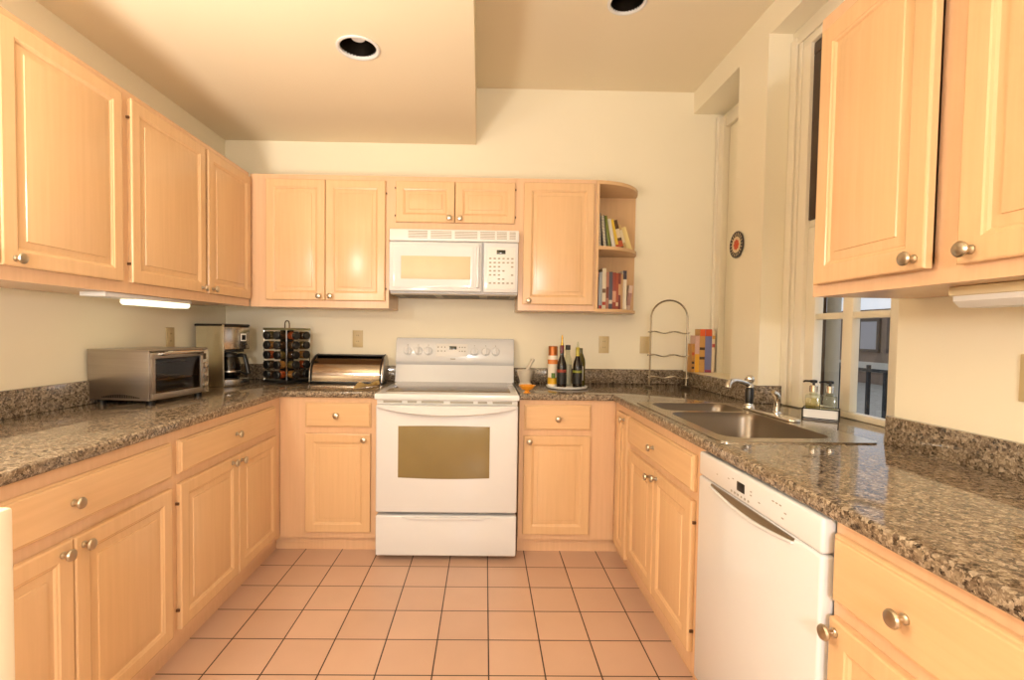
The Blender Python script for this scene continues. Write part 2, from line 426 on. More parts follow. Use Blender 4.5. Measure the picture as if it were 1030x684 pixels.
# ---- upper cabinets
UZ0, UZ1 = 1.390, 2.192
def upper(label, loc, rz, x0, x1, z0, z1, depth, doors, fr=.058, hz=.075, ajar=None, name='wall_cabinet'):
    t = thing(name, label, 'cabinet', loc, rz, 'upper cabinets')
    ops = []
    for q in sorted(doors, key=lambda q: q[0]):
        if ops and abs(ops[-1][1] + .012 - q[0]) < .03: ops[-1][1] = q[1]-.012
        else: ops.append([q[0]+.012, q[1]-.012, q[2]+.012, q[3]-.012])
    carcass(t, x0, x1, z0, z1, depth, ops)
    for i, (a, b, c, d, k, h) in enumerate(doors):
        door_on(t, a, b, c, d, k, h, (ajar or {}).get(i, 0), fr, hz)
    return t
XU = -1.238
upper('maple wall cabinet nearest on the left wall', (XU, 0, 0), PI/2, -2.42, -1.381, UZ0, UZ1, .32,
      [(-2.40, -1.905, 1.433, 2.162, (-1.94, 1.457), None), (-1.888, -1.403, 1.433, 2.162, (-1.85, 1.457), None)])
upper('maple two-door wall cabinet over the toaster oven and coffee maker', (XU, 0, 0), PI/2, -1.381, -.345, UZ0, UZ1, .32,
      [(-1.355, -.836, 1.433, 2.162, (-.872, 1.456), 'l'), (-.812, -.362, 1.433, 2.162, (-.778, 1.457), None)])
YU = -.332
upper('maple two-door wall cabinet over the spice rack and bread box', (0, YU, 0), 0, -1.237, -.394, UZ0, UZ1, .33,
      [(-1.136, -.779, 1.433, 2.160, (-.812, 1.458), None), (-.776, -.415, 1.433, 2.160, (-.743, 1.459), 'r')])
upper('short maple wall cabinet with two small doors above the microwave', (0, YU, 0), 0, -.394, .397, 1.872, UZ1, .33,
      [(-.352, .004, 1.914, 2.160, (-.026, 1.940), 'l'), (.008, .370, 1.914, 2.160, (.038, 1.938), 'r')], fr=.056, hz=.04)
upper('tall maple wall cabinet with a single door right of the microwave', (0, YU, 0), 0, .397, .870, UZ0, UZ1, .33,
      [(.425, .855, 1.427, 2.165, (.462, 1.449), None)])
upper('maple wall cabinet on the right wall by the window, one door ajar', (1.188, 0, 0), -PI/2, 1.878, 3.0, 1.374, 2.192, .318,
      [(1.904, 2.289, 1.408, 2.14, (2.264, 1.432), 'l'), (2.345, 2.80, 1.408, 2.14, (2.378, 1.434), 'r')], fr=.062, ajar={0: 2.2})

# ---- open end shelf with quarter-round boards
t = thing('corner_shelf', 'open maple end shelf with quarter-round boards full of books', 'shelf', (.871, 0, UZ0))
A, B = .338, .328
def qr(a, b, n=18): return [(.871, -.002)] + [(.871 + a*math.sin(PI/2*k/n), -.002 - b*math.cos(PI/2*k/n)) for k in range(n+1)]
MB().prism(qr(A, B), 2.170, 2.192, bev=.002).build('top_board', M_woodH, t, world=True)
MB().prism(qr(A, B), 1.772, 1.794, bev=.002).build('shelf_board', M_woodH, t, world=True)
MB().prism(qr(A, B), 1.388, 1.408, bev=.002).build('shelf_board', M_woodH, t, world=True)
MB().box(.871, .889, -.332, -.002, 1.408, 2.170).build('side_panel', M_woodV, t, world=True)
MB().box(.889, 1.207, -.014, -.002, 1.408, 2.170).build('back_panel', M_woodV, t, world=True)

# ================================================================== WORKTOPS
CT0, CT1 = .878, .914
t = thing('worktop', 'L-shaped brown speckled granite worktop under the toaster oven on the left', 'worktop', (-1.24, -1.3, CT0))
MB().prism([(LX, -2.46), (-.920, -2.46), (-.920, -.635), (-.3965, -.635), (-.3965, 0), (LX, 0)], CT0, CT1, bev=.008).build('slab', M_granite, t, world=True)
MB().box(LX+.001, LX+.02, -2.46, -.001, CT1, 1.016, .002).build('backsplash', M_granite, t, world=True)
MB().box(LX+.02, -.3965, -.02, -.001, CT1, 1.016, .002).build('backsplash', M_granite, t, world=True)
t = thing('worktop', 'brown speckled granite worktop around the sink on the right', 'worktop', (1.2, -1.5, CT0))
SK = (.985, 1.375, -1.79, -.955)
MB().prism([(.3965, 0), (.3965, -.635), (.918, -.635), (.918, -3.05), (RN, -3.05), (RN, -1.81), (1.759, -1.81), (1.759, -.90), (RX, -.90), (RX, 0)],
           CT0, CT1, holes=[[(SK[0], SK[2]), (SK[1], SK[2]), (SK[1], SK[3]), (SK[0], SK[3])]], bev=.008).build('slab', M_granite, t, world=True)
MB().box(.3965, RX-.021, -.02, -.001, CT1, 1.012, .002).build('backsplash', M_granite, t, world=True)
MB().box(RX-.021, RX-.001, -.90, -.001, CT1, 1.004, .002).build('backsplash', M_granite, t, world=True)
MB().box(RX-.021, 1.699, -.921, -.9005, CT1, 1.004, .002).build('backsplash', M_granite, t, world=True)
MB().box(RN-.021, RN-.001, -3.05, -1.80, CT1, 1.004, .002).build('backsplash', M_granite, t, world=True)

# ================================================================== RANGE
t = thing('range', 'white free-standing electric range with glass cooktop between the base cabinets', 'stove', (0, -.36, 0))
mb = MB(); mb.box(-.379, .379, -.66, -.03, .03, .895, .004); mb.mat(M_white)
mb.build('body', M_white, t, world=True)
mb = MB().box(-.384, .384, -.722, -.662, .268, .858, .012, 3); d = mb.build('oven_door', M_white, t, world=True)
def arcwin(x0, x1, z0, z1, s, n=16):
    r = .012
    bot = [(x0 + (x1-x0)*k/n, z0 - s*math.sin(PI*k/n)) for k in range(n+1)]
    top = [(x1 - (x1-x0)*k/n, z1 + s*math.sin(PI*k/n)*.5 ) for k in range(n+1)]
    return bot + top
M_oven = plain('oven_glass', (134, 116, 74), .12, var=.12, scale=5)
MB().prism(arcwin(-.262, .232, .462, .742, .006), -.7245, -.720, bev=.001, plane='y').build('window', M_oven, d, world=True)
# bowed handle right under the cooktop lip
n = 20
b = bmesh.new(); R = []
for k in range(n+1):
    u = -1 + 2*k/n; x = .372*u; y = -.736 - .036*(1-u**4); h = .010 + .017*(1-u*u); zc = .848 - .018*(1-u*u)
    R.append([b.verts.new((x, yy, zz)) for yy, zz in ((-.720, zc+h), (y+.006, zc+h), (y, zc+h-.006), (y, zc-h+.006), (y+.008, zc-h), (y+.03, zc-h))])
for P, Q in zip(R, R[1:]):
    for k in range(6): b.faces.new((P[k], P[(k+1) % 6], Q[(k+1) % 6], Q[k]))
b.faces.new(R[0]); b.faces.new(R[-1][::-1]); bmesh.ops.recalc_face_normals(b, faces=b.faces)
MB().add(b).build('handle', M_white, d, world=True)
mb = MB().box(-.383, .383, -.721, -.662, .030, .252, .010, 3); dr = mb.build('storage_drawer', M_white, t, world=True)
mb = MB(); mb.prism([(-.24, .246), (.24, .246), (.19, .234), (0, .230), (-.19, .234)], -.732, -.715, plane='y', bev=.003); mb.build('drawer_pull', M_white, dr, world=True)
# vent strip
mb = MB().box(-.380, .380, -.712, -.655, .859, .8835, .002); v = mb.build('vent_strip', M_whitep, t, world=True)
for a, c in ((-.345, -.245), (-.215, -.165), (-.14, -.02), (.015, .14), (.165, .215), (.245, .35)):
    MB().box(a, c, -.7130, -.710, .866, .8775).build('vent_slot', M_lgrey, v, world=True)
# cooktop frame and glass
mb = MB()
mb.prism([(-.3875, -.736), (.3875, -.736), (.3875, -.03), (-.3875, -.03)], .884, .918, bev=.008)
mb.build('cooktop', M_white, t, world=True)
M_cook = plain('ceramic_glass', (108, 92, 72), .05, var=.1, scale=40)
gl = MB().box(-.345, .345, -.645, -.12, .9175, .9205, .001).build('glass_surface', M_cook, t, world=True)
# backguard
mb = MB()
mb.prism([(-.03, .91), (-.115, .918), (-.075, 1.03), (-.085, 1.042), (-.09, 1.06), (-.065, 1.185), (-.05, 1.206), (-.03, 1.208)], -.394, .394, bev=.004, plane='x')
bg = mb.build('backguard', M_white, t, world=True)
def onface(x, z, off=.0):   # on the slanted panel
    u = (z-1.06)/(1.185-1.06); return (x, -.09 + .025*u - off, z)
tilt = Matrix.Rotation(math.atan2(.025, .125), 4, 'X')
def slab(par, name, mat, x0, x1, z0, z1, off=.001, th=.002):
    c = onface((x0+x1)/2, (z0+z1)/2, 0); w, h = (x1-x0)/2, (z1-z0)/2
    m = MB().box(-w, w, -off-th, .001, -h, h, .0005).xf(Matrix.Rotation(-math.atan2(.025, .125), 4, 'X')); m.xf(Matrix.Translation(c))
    return m.build(name, mat, par, world=True)
cp = slab(bg, 'clock_panel', M_whitep, -.125, .085, 1.085, 1.172)
slab(cp, 'display', M_display, -.038, .010, 1.133, 1.155, .003)
for k in range(6):
    for r in range(2):
        x = (-.112, -.090, -.068, .030, .048, .066)[k]; slab(cp, 'button', M_grey, x-.004, x+.004, 1.118+.026*r, 1.126+.026*r, .003, .001)
slab(bg, 'nameplate', M_grey, -.03, .004, 1.068, 1.074, .0005, .001)
for x in (-.315, -.245, -.178, .130, .205, .270):
    c = onface(x, 1.122)
    m = MB().lathe([(0, 0), (.030, 0), (.030, .004), (.024, .007), (.023, .012), (0, .012)], (0, 0, 0), '-y', 24)
    m.box(-.005, .005, -.026, -.006, -.023, .023, .003)
    m.xf(Matrix.Rotation(-.19, 4, 'X')); m.xf(Matrix.Translation(c)); kb = m.build('knob', M_white, bg, world=True)
    slab(bg, 'dial_mark', M_grey, x-.003, x+.003, 1.158, 1.163, .0005, .001)
for sx in (-.33, .33): MB().lathe([(.018, 0), (.018, .03), (.01, .034)], (sx, -.62, 0), 'z', 12).build('foot', M_black, t, world=True)

# ================================================================== MICROWAVE
t = thing('microwave', 'white over-the-range microwave hanging above the range', 'microwave', (0, -.2, 1.4715))
MB().box(-.380, .393, -.365, -.004, 1.482, 1.866, .004).build('body', M_white, t, world=True)
vg = MB().box(-.383, .396, -.385, -.360, 1.795, 1.866, .006).build('vent_grille', M_whitep, t, world=True)
for a, c in ((-.27, -.155), (-.135, -.01), (.01, .145), (.162, .25), (.262, .322), (.338, .375)):
    for k in range(5):
        z = 1.812 + k*.0095
        MB().box(a, c, -.3865, -.384, z, z+.0045).build('slot', M_lgrey, vg, world=True)
d = MB().box(-.383, .176, -.395, -.362, 1.492, 1.790, .010, 3).build('door', M_white, t, world=True)
M_mwg = plain('microwave_glass', (214, 200, 164), .45)
MB().rings(-.365, .125, 1.512, 1.772, [(0, -.393), (0, -.397), (.004, -.399), (.02, -.399)]).build('door_trim', M_white, d, world=True)
MB().box(-.309, .106, -.4005, -.396, 1.566, 1.703, .001).build('window', M_mwg, d, world=True)
MB().box(.140, .160, -.418, -.393, 1.515, 1.775, .008, 3).build('handle', M_white, d, world=True)
p = MB().box(.184, .392, -.393, -.362, 1.492, 1.790, .006).build('control_panel', M_white, t, world=True)
MB().box(.207, .374, -.3945, -.392, 1.510, 1.762, .001).build('keypad', M_whitep, p, world=True)
MB().box(.262, .315, -.3965, -.394, 1.722, 1.746, .001).build('display', M_display, p, world=True)
for r, row in enumerate(('111111', '111111', '111001', '111100', '111001', '001100', '111111')):
    for c, ch in enumerate(row):
        if ch == '1':
            x = .217 + c*.0265; z = 1.695 - r*.0245
            MB().box(x, x+.014, -.3955, -.394, z-.0045, z+.0045, .0003).build('button', M_lgrey, p, world=True)
un_ = MB().box(-.375, .388, -.372, -.01, 1.474, 1.4815).build('underside', plain('underside_metal', (120, 108, 92), .4, .6), t, world=True)
M_filt = plain('grease_filter', (82, 68, 52), .5, .5)
MB().box(-.31, -.12, -.34, -.10, 1.4715, 1.4745).build('filter', M_filt, un_, world=True)
MB().box(-.07, .16, -.34, -.10, 1.4715, 1.4745).build('filter', M_filt, un_, world=True)
MB().box(.21, .35, -.34, -.12, 1.4715, 1.4745).build('lamp_cover', M_filt, un_, world=True)

# ================================================================== DISHWASHER
t = thing('dishwasher', 'white built-in dishwasher under the granite worktop right of the sink cabinet', 'dishwasher', (.943, -2.045, 0), -PI/2)
# local: x = -(worldY+2.045), front -y
w2 = .297
MB().box(-w2+.004, w2-.004, .005, .55, .02, .870).build('body', M_whitep, t)
d = MB().box(-w2, w2, -.028, .006, .112, .792, .008, 3).build('door', M_white, t)
cpn = MB().box(-w2, w2, -.028, .006, .794, .872, .008, 3).build('control_panel', M_white, t)
MB().box(-w2+.01, w2-.01, .03, .05, 0, .112).build('toe_panel', M_whitep, t)
n = 20; top = [(-.205 + .41*k/n, .790) for k in range(n+1)]; bot = [(.205 - .41*k/n, .784 - .016*math.sin(PI*k/n)) for k in range(n+1)]
M_slot = plain('handle_recess', (128, 110, 84), .3, .6)
MB().prism(top+bot, -.0305, -.02, plane='y').build('handle_recess', M_slot, d)
MB().prism([(a, b-.006 - .004*math.sin(PI*k/n)) for k, (a, b) in enumerate(bot)][::-1] + bot, -.036, -.02, plane='y', bev=.002).build('handle_lip', M_white, d)
MB().box(-.052, -.012, -.0295, -.027, .820, .846, .001).build('display', M_dark, cpn)
for x, z in ((-.10, .838), (-.075, .845), (.02, .838), (.02, .828), (.12, .848), (.135, .848), (.15, .848), (.17, .835), (.06, .822), (.16, .82), (-.17, .83)):
    MB().box(x-.004, x+.004, -.0288, -.027, z-.0015, z+.0015).build('printed_mark', M_grey, cpn)
for k in range(6): MB().box(-.085+.018*k, -.078+.018*k, -.0292, -.027, .805, .811, .0005).build('button', M_grey, cpn)

# ================================================================== SINK AND FAUCET
t = thing('sink', 'stainless steel double-bowl sink set into the right granite worktop', 'sink', (1.18, -1.37, .75))
def rrect(x0, x1, y0, y1, r, n=6):
    p = []
    for cx, cy, a in ((x1-r, y1-r, 0), (x0+r, y1-r, PI/2), (x0+r, y0+r, PI), (x1-r, y0+r, 3*PI/2)):
        p += [(cx + r*math.cos(a + PI/2*k/n), cy + r*math.sin(a + PI/2*k/n)) for k in range(n+1)]
    return p
B1 = (1.005, 1.370, -1.205, -.965); B2 = (.995, 1.370, -1.760, -1.240)
mb = MB().prism(rrect(.952, 1.47, -1.815, -.930, .03), .9135, .9185, holes=[rrect(*B1, .06), rrect(*B2, .07)])
mb.build('rim', plain('satin_steel_rim', (186, 176, 160), .24, 1.0, var=.04), t, world=True)
def bowl(x0, x1, y0, y1, r, depth, name):
    b = bmesh.new(); R = []
    L = [(0, .918), (.004, .910), (.008, .895), (.014, .918-depth+.05), (.034, .918-depth+.016), (.06, .918-depth)]
    for ins, z in L: R.append([b.verts.new((x, y, z)) for x, y in rrect(x0+ins, x1-ins, y0+ins, y1-ins, max(.02, r-ins*.5))])
    m = len(R[0])
    for P, Q in zip(R, R[1:]):
        for k in range(m): b.faces.new((P[k], Q[k], Q[(k+1) % m], P[(k+1) % m]))
    b.faces.new(R[-1])
    bmesh.ops.recalc_face_normals(b, faces=b.faces)
    for f in b.faces: f.normal_flip()
    o = MB().add(b).build(name, M_sink, t, world=True, ang=60)
    MB().lathe([(0, 0), (.04, 0), (.045, .002), (.04, .004), (.03, .002), (0, .002)], ((x0+x1)/2, (y0+y1)/2, .918-depth), 'z', 20).build('drain', M_chrome, o, world=True)
bowl(*B1, .06, .15, 'basin'); bowl(*B2, .07, .19, 'basin')
t = thing('faucet', 'black and chrome faucet with ball handle on a long deck plate behind the sink', 'faucet', (1.43, -1.28, .9185))
FX, FY = 1.41, -1.135
MB().prism(rrect(1.388, 1.446, -1.47, -1.10, .028), .9185, .929, bev=.004).build('deck_plate', M_chrome, t, world=True)
MB().lathe([(.024, 0), (.023, .008), (.017, .014), (.0165, .018)], (FX, FY, .928), 'z', 20).build('base', M_chrome, t, world=True)
MB().lathe([(.0165, .016), (.018, .03), (.0185, .082), (.015, .09)], (FX, FY, .928), 'z', 20).build('body', M_dark, t, world=True)
MB().lathe([(.012, .086), (.019, .092), (.019, .104), (.012, .11), (.014, .113), (.020, .121), (.0215, .130), (.019, .139), (.010, .146), (0, .148)], (FX, FY, .928), 'z', 20).build('ball_handle', M_chrome, t, world=True)
MB().tube([(FX, FY, 1.026), (1.385, -1.15, 1.040), (1.35, -1.17, 1.050), (1.31, -1.195, 1.056), (1.285, -1.21, 1.052), (1.272, -1.218, 1.040), (1.268, -1.221, 1.025)],
          [.013, .0125, .0115, .0115, .012, .0125, .012], 12).build('spout', M_chrome, t, world=True)
t = thing('side_sprayer', 'chrome side sprayer with tilted head standing right of the faucet', 'sprayer', (1.478, -1.235, CT1))
MB().lathe([(.022, .0005), (.022, .006), (.014, .012), (.0125, .03), (.0115, .055), (.013, .06)], (1.478, -1.235, CT1), 'z', 20).build('stem', M_chrome, t, world=True)
MB().tube([(1.478, -1.235, .972), (1.476, -1.236, .985), (1.468, -1.240, 1.0), (1.452, -1.247, 1.012)], [.013, .017, .016, .009], 14).build('head', M_chrome, t, world=True)

# ---- soap pumps in a caddy
SC = (1.59, -1.355)
t = thing('soap_caddy', 'small black wire caddy with a white band holding two soap pumps', 'caddy', (SC[0], SC[1], CT1), math.radians(-38))
hw, hd = .062, .038
for z in (.006, .045):
    MB().tube([(-hw, -hd, z), (hw, -hd, z), (hw, hd, z), (-hw, hd, z)], .0022, 6, True).build('wire', M_black, t)
for x in (-hw, hw):
    for y in (-hd, hd): MB().tube([(x, y, 0), (x, y, .046)], .0022, 6).build('post', M_black, t)
mb = MB()
for a in ((-hw+.003, hw-.003, -hd+.003, -hd+.005), (-hw+.003, hw-.003, hd-.005, hd-.003), (-hw+.003, -hw+.005, -hd+.003, hd-.003), (hw-.005, hw-.003, -hd+.003, hd-.003)):
    mb.box(*a, .004, .042)
mb.box(-hw+.003, hw-.003, -hd+.003, hd-.003, .002, .005)
mb.build('band', M_whitep, t)
M_soapA = glass('amber_soap', (240, 232, 196)); M_soapB = glass('pale_soap', (246, 240, 226))
for lab, dx, ms, fill in (('clear pump bottle of yellowish soap, farther one in the wire caddy', -.028, M_soapA, .08), ('clear pump bottle of pale soap, nearer one in the wire caddy', .028, M_soapB, .03)):
    mw = Matrix.Translation((SC[0], SC[1], CT1)) @ Matrix.Rotation(math.radians(-38), 4, 'Z')
    p = mw @ Vector((dx, 0, .0055))
    s = thing('soap_bottle', lab, 'bottle', p, math.radians(-38), 'soap pumps by the window')
    m = MB().box(-.026, .026, -.027, .027, 0, .096, .006, 2); m.lathe([(.016, .093), (.013, .105), (.012, .110)], (0, 0, 0), 'z', 16)
    m.build('bottle', M_clear, s)
    MB().box(-.025, .025, -.025, .025, .003, fill, .004).build('liquid', ms, s)
    MB().lathe([(.015, .106), (.015, .130), (.012, .134)], (0, 0, 0), 'z', 16).build('collar', M_chrome, s)
    m = MB().lathe([(.005, .134), (.005, .142), (.013, .144), (.013, .154), (.006, .156)], (0, 0, 0), 'z', 16); m.tube([(0, 0, .15), (-.03, -.012, .15), (-.036, -.014, .146)], .004, 8)
    m.build('pump', M_dark, s)

# ================================================================== TOASTER OVEN
t = thing('toaster_oven', 'stainless steel toaster oven standing against the left wall', 'toaster oven', (-1.375, -1.02, CT1), math.radians(82))
a, dd = .182, .150
z0, z1 = .020, .242
mb = MB()
mb.box(-a, -a+.008, -dd, dd, z0, z1, .003); mb.box(a-.008, a, -dd, dd, z0, z1, .003)
mb.box(-a-.0005, a+.0005, -dd-.0005, dd+.0005, z1-.008, z1+.0005, .003); mb.box(-a-.0005, a+.0005, -dd-.0005, dd+.0005, z0-.0005, z0+.008, .003); mb.box(-a+.001, a-.001, dd-.008, dd-.0003, z0+.001, z1-.001, .003)
mb.box(.125, .133, -dd+.01, dd-.01, z0, z1)
sh = mb.build('shell', M_brushed, t)
mb = MB()
for k in range(22): mb.box(-a-.0012, -a+.001, -.105 + k*.0085, -.1005 + k*.0085, .030, .030+.012*math.sin(PI*(k+.5)/22)+.004)
mb.build('side_vent', M_dark, sh)
MB().box(-a+.008, .125, dd-.012, dd-.0085, z0+.008, z1-.008).build('back_liner', M_filt, sh)
mb = MB()
mb.box(-a+.004, .133, -dd-.014, -dd-.001, z1-.038, z1-.012, .002); mb.box(-a+.004, .133, -dd-.014, -dd-.001, z0+.006, z0+.030, .002)
mb.box(-a+.004, -a+.022, -dd-.014, -dd-.001, z0+.03, z1-.038, .001); mb.box(.117, .133, -dd-.014, -dd-.001, z0+.03, z1-.038, .001)
d = mb.build('door', M_brushed, t)
MB().box(-a+.022, .117, -dd-.009, -dd-.005, z0+.03, z1-.038).build('glass', M_smoke, d)
m = MB().tube([(-.135, -dd-.012, z1-.02), (-.135, -dd-.04, z1-.016), (-.12, -dd-.046, z1-.014), (.08, -dd-.046, z1-.014), (.095, -dd-.04, z1-.016), (.095, -dd-.012, z1-.02)], .0085, 10)
m.build('handle', M_steel, d)
p = MB().box(.134, a, -dd-.006, -dd+.004, z0, z1-.01, .002).build('control_panel', M_steel, t)
MB().box(.143, .163, -dd-.0075, -dd-.005, .185, .215).build('dial_plate', M_filt, p)
for z in (.155, .105, .058): MB().lathe([(.016, 0), (.015, .012), (.006, .016), (0, .016)], (.153, -dd-.006, z), '-y', 18).build('knob', M_steel, p)
rk = MB()
for k in range(13): rk.tube([(-.15, -.13 + k*.021, .105), (.118, -.13 + k*.021, .105)], .0018, 6)
for x in (-.15, .118): rk.tube([(x, -.14, .105), (x, .13, .105)], .003, 6)
rk.build('wire_rack', M_chrome, t)
MB().box(-.15, .115, -.12, .12, .045, .052, .003).build('crumb_tray', M_steel, t)
for x in (-.10, -.02, .06): MB().tube([(-.158, -.09+.2*abs(x), .18), (.12, -.09+.2*abs(x), .18)], .004, 8).build('heating_rod', M_filt, t)
for x in (-.145, .145):
    for y in (-.125, .115): MB().lathe([(.016, 0), (.018, .021)], (x, y, 0), 'z', 14).build('foot', M_dark, t)

# ================================================================== COFFEE MAKER
CM = (-1.372, -.388); CR = math.radians(66)
t = thing('coffee_maker', 'stainless steel drip coffee maker in the left corner', 'coffee maker', (CM[0], CM[1], CT1), CR)
wx = .095
mb = MB(); mb.box(-wx, wx, .005, .12, .0, .362, .012, 3); mb.box(-wx, -wx+.012, -.115, .02, .0, .362, .004)
mb.build('water_tank', plain('bright_brushed_steel', (224, 222, 206), .3, 1.0, var=.03, scale=30), t)
def dpoly(x0, x1, yb, yf, bulge, n=14):
    return [(x1, yb), (x0, yb)] + [(x0 + (x1-x0)*k/n, yf - bulge*math.sin(PI*k/n)) for k in range(n+1)]
MB().prism(dpoly(-wx+.002, wx, .01, -.105, .022), 0, .042, bev=.004).build('base', M_steel, t)
h = MB().prism(dpoly(-wx+.002, wx, .01, -.105, .022), .215, .350, bev=.006).build('brew_head', M_steel, t)
MB().prism(dpoly(-wx-.001, wx+.001, .122, -.107, .022), .350, .366, bev=.006).build('lid', M_dark, t)
MB().box(-.075, .075, .002, .006, .045, .212).build('back_recess', M_dark, t)
MB().prism(dpoly(-.065, .065, .0, -.095, .02), .200, .216).build('filter_outlet', M_dark, t)
MB().box(.015, .055, -.1275, -.118, .265, .310, .003).build('bezel', M_whitep, h)
MB().box(.022, .048, -.1295, -.12, .272, .303, .002).build('display', M_dark, h)
for k in range(5): MB().lathe([(.004, 0), (.003, .003)], (-.005 + k*.017, -.121, .246), '-y', 10).build('button', M_dark, h)
MB().lathe([(.058, 0), (.058, .004), (.05, .005)], (0, -.045, .042), 'z', 24).build('hot_plate', M_dark, t)
mw = Matrix.Translation((CM[0], CM[1], CT1)) @ Matrix.Rotation(CR, 4, 'Z')
pp = mw @ Vector((0, -.05, .0475))
t = thing('coffee_pot', 'glass coffee pot with black handle on the coffee maker hot plate', 'coffee pot', pp, math.radians(-8))
MB().lathe([(.045, 0), (.058, .012), (.064, .045), (.062, .08), (.052, .112), (.044, .125), (.043, .135)], (0, 0, 0), 'z', 28).build('glass_jug', M_pot, t)
MB().lathe([(.0445, .124), (.046, .126), (.046, .138), (.0445, .139), (.0445, .124)], (0, 0, 0), 'z', 28, cap=False).build('collar', M_dark, t)
MB().lathe([(.042, .136), (.04, .146), (.02, .15), (0, .15)], (0, 0, 0), 'z', 24).build('lid', M_dark, t)
MB().lathe([(.0635, .034), (.0655, .036), (.0655, .043), (.0635, .045), (.0635, .034)], (0, 0, 0), 'z', 28, cap=False).build('metal_band', M_steel, t)
MB().tube([(.044, 0, .131), (.075, 0, .136), (.098, 0, .132), (.104, 0, .11), (.116, 0, .06), (.122, 0, .03), (.110, 0, .022), (.09, 0, .028), (.062, 0, .04)],
          [.010, .011, .012, .012, .0115, .011, .008, .005, .004], 10).build('handle', M_dark, t)

# ================================================================== SPICE RACK
SP = (-1.06, -.215); SR = math.radians(65)
t = thing('spice_rack', 'square revolving black spice rack with loop handle in the corner', 'spice rack', (SP[0], SP[1], CT1), SR)
q = .100
M_wire0 = plain('dull_wire', (120, 104, 80), .35, .9)
M_plate = plain('brushed_brass_green', (150, 146, 110), .3, .7)
MB().box(-q, q, -q, q, .004, .022, .004).build('base_plate', M_dark, t)
MB().box(-q, q, -q, q, .332, .348, .004).build('top_plate', M_plate, t)
MB().box(-.028, .028, -.028, .028, .02, .334).build('core', M_black, t)
for x in (-1, 1):
    for y in (-1, 1): MB().tube([(x*.094, y*.094, .02), (x*.094, y*.094, .334)], .003, 8).build('post', M_chrome, t)
MB().lathe([(.06, 0), (.06, .005)], (0, 0, 0), 'z', 24).build('turntable', M_black, t)
MB().tube([(-.018, 0, .346)] + [(-.018*math.cos(PI*k/10), 0, .372 + .022*math.sin(PI*k/10)) for k in range(11)] + [(.018, 0, .346)], .004, 8).build('loop_handle', M_wire0, t)
M_jar = [glass('jar_glass', (235, 225, 205))]
M_sp = [plain('spice_' + n_, c_, .7, var=.3, scale=90) for n_, c_ in (('pepper', (64, 50, 38)), ('oregano', (92, 84, 48)), ('paprika', (150, 70, 30)), ('clove', (58, 38, 26)), ('cumin', (150, 112, 62)))]
mwS = Matrix.Translation((SP[0], SP[1], CT1)) @ Matrix.Rotation(SR, 4, 'Z')
protoj = None
rown = ['top', 'second', 'third', 'fourth', 'bottom']
for face in (0, 1):          # 0: local -x face (left in view), 1: local -y face (right in view)
    for r in range(5):
        for c in range(2):
            off = (-.043, .043)[c]; z = .301 - r*.0605
            rot = 0 if face == 1 else -PI/2
            # local jar: axis along -y, cap outwards
            loc = mwS @ Vector(((off, -.0715, z) if face == 1 else (-.0715, off, z)))
            side = ('left', 'right')[c] if face == 1 else ('right', 'left')[c]
            lab = "dark-capped spice jar, %s row, %s column of the rack's %s face" % (rown[r], side, ('left', 'right')[face])
            j = thing('spice_jar', lab, 'jar', loc, SR + rot, 'spice jars in the revolving rack')
            if protoj is None:
                protoj = [MB().lathe([(.0, 0), (.024, 0), (.0262, .003), (.0262, .036), (.022, .041), (.022, .042)], (0, 0, 0), '-y', 18).build('glass', M_jar[0], j),
                          MB().lathe([(.0, .002), (.0245, .003), (.0245, .035), (0, .0352)], (0, 0, 0), '-y', 14).build('spice', M_sp[0], j),
                          MB().lathe([(.022, .041), (.0255, .042), (.0255, .055), (.022, .058), (0, .058)], (0, 0, 0), '-y', 18).build('cap', M_dark, j)]
            else:
                for o in protoj:
                    k = o.copy(); COL.objects.link(k); k.parent = j
                    if o.name.startswith('spice'):
                        k.data = o.data.copy(); k.data.materials[0] = M_sp[(r*3 + c + face*2) % 5]

# ================================================================== BREAD BOX
t = thing('bread_box', 'stainless steel roll-top bread box with black end caps beside the range', 'bread box', (-.685, -.16, CT1))
def bprof(s=1.0, g=0.0):
    p = [(.095, .012), (.095, .135)]
    for k in range(13):
        a_ = PI/2 * k/12
        p.append((.055 + .0 - .155*math.sin(a_)*1.0 - 0, .012 + .165*math.cos(a_)**.8 if k < 12 else .03))
    p.append((-.10, .012))
    cx, cz = 0, .085
    return [(cx + (y-cx)*s, cz + (z-cz)*s) for y, z in p]
L0, L1 = -.225, .240
m = MB().prism(bprof(.97), L0+.012, L1-.012, plane='x'); m.build('roll_top', plain('dark_polished_steel', (158, 146, 132), .13, 1.0, var=.02), t, ang=50)
for x, s in ((L0, -1), (L1, 1)):
    a_, b_ = sorted((x, x - s*.014)); MB().prism(bprof(1.02), a_, b_, plane='x', bev=.004).build('end_cap', M_steel, t, ang=50)
    xs = x - s*.014
    pts = [(xs, y, z) for y, z in bprof(1.03)]
    MB().tube(pts, .005, 8, True).build('end_rim', M_dark, t)
MB().box(L0+.01, L1-.01, -.105, .095, .0, .014, .003).build('base', M_dark, t)
MB().box(L0+.02, L1-.02, -.012, .06, .172, .181, .003).build('top_edge', M_dark, t)
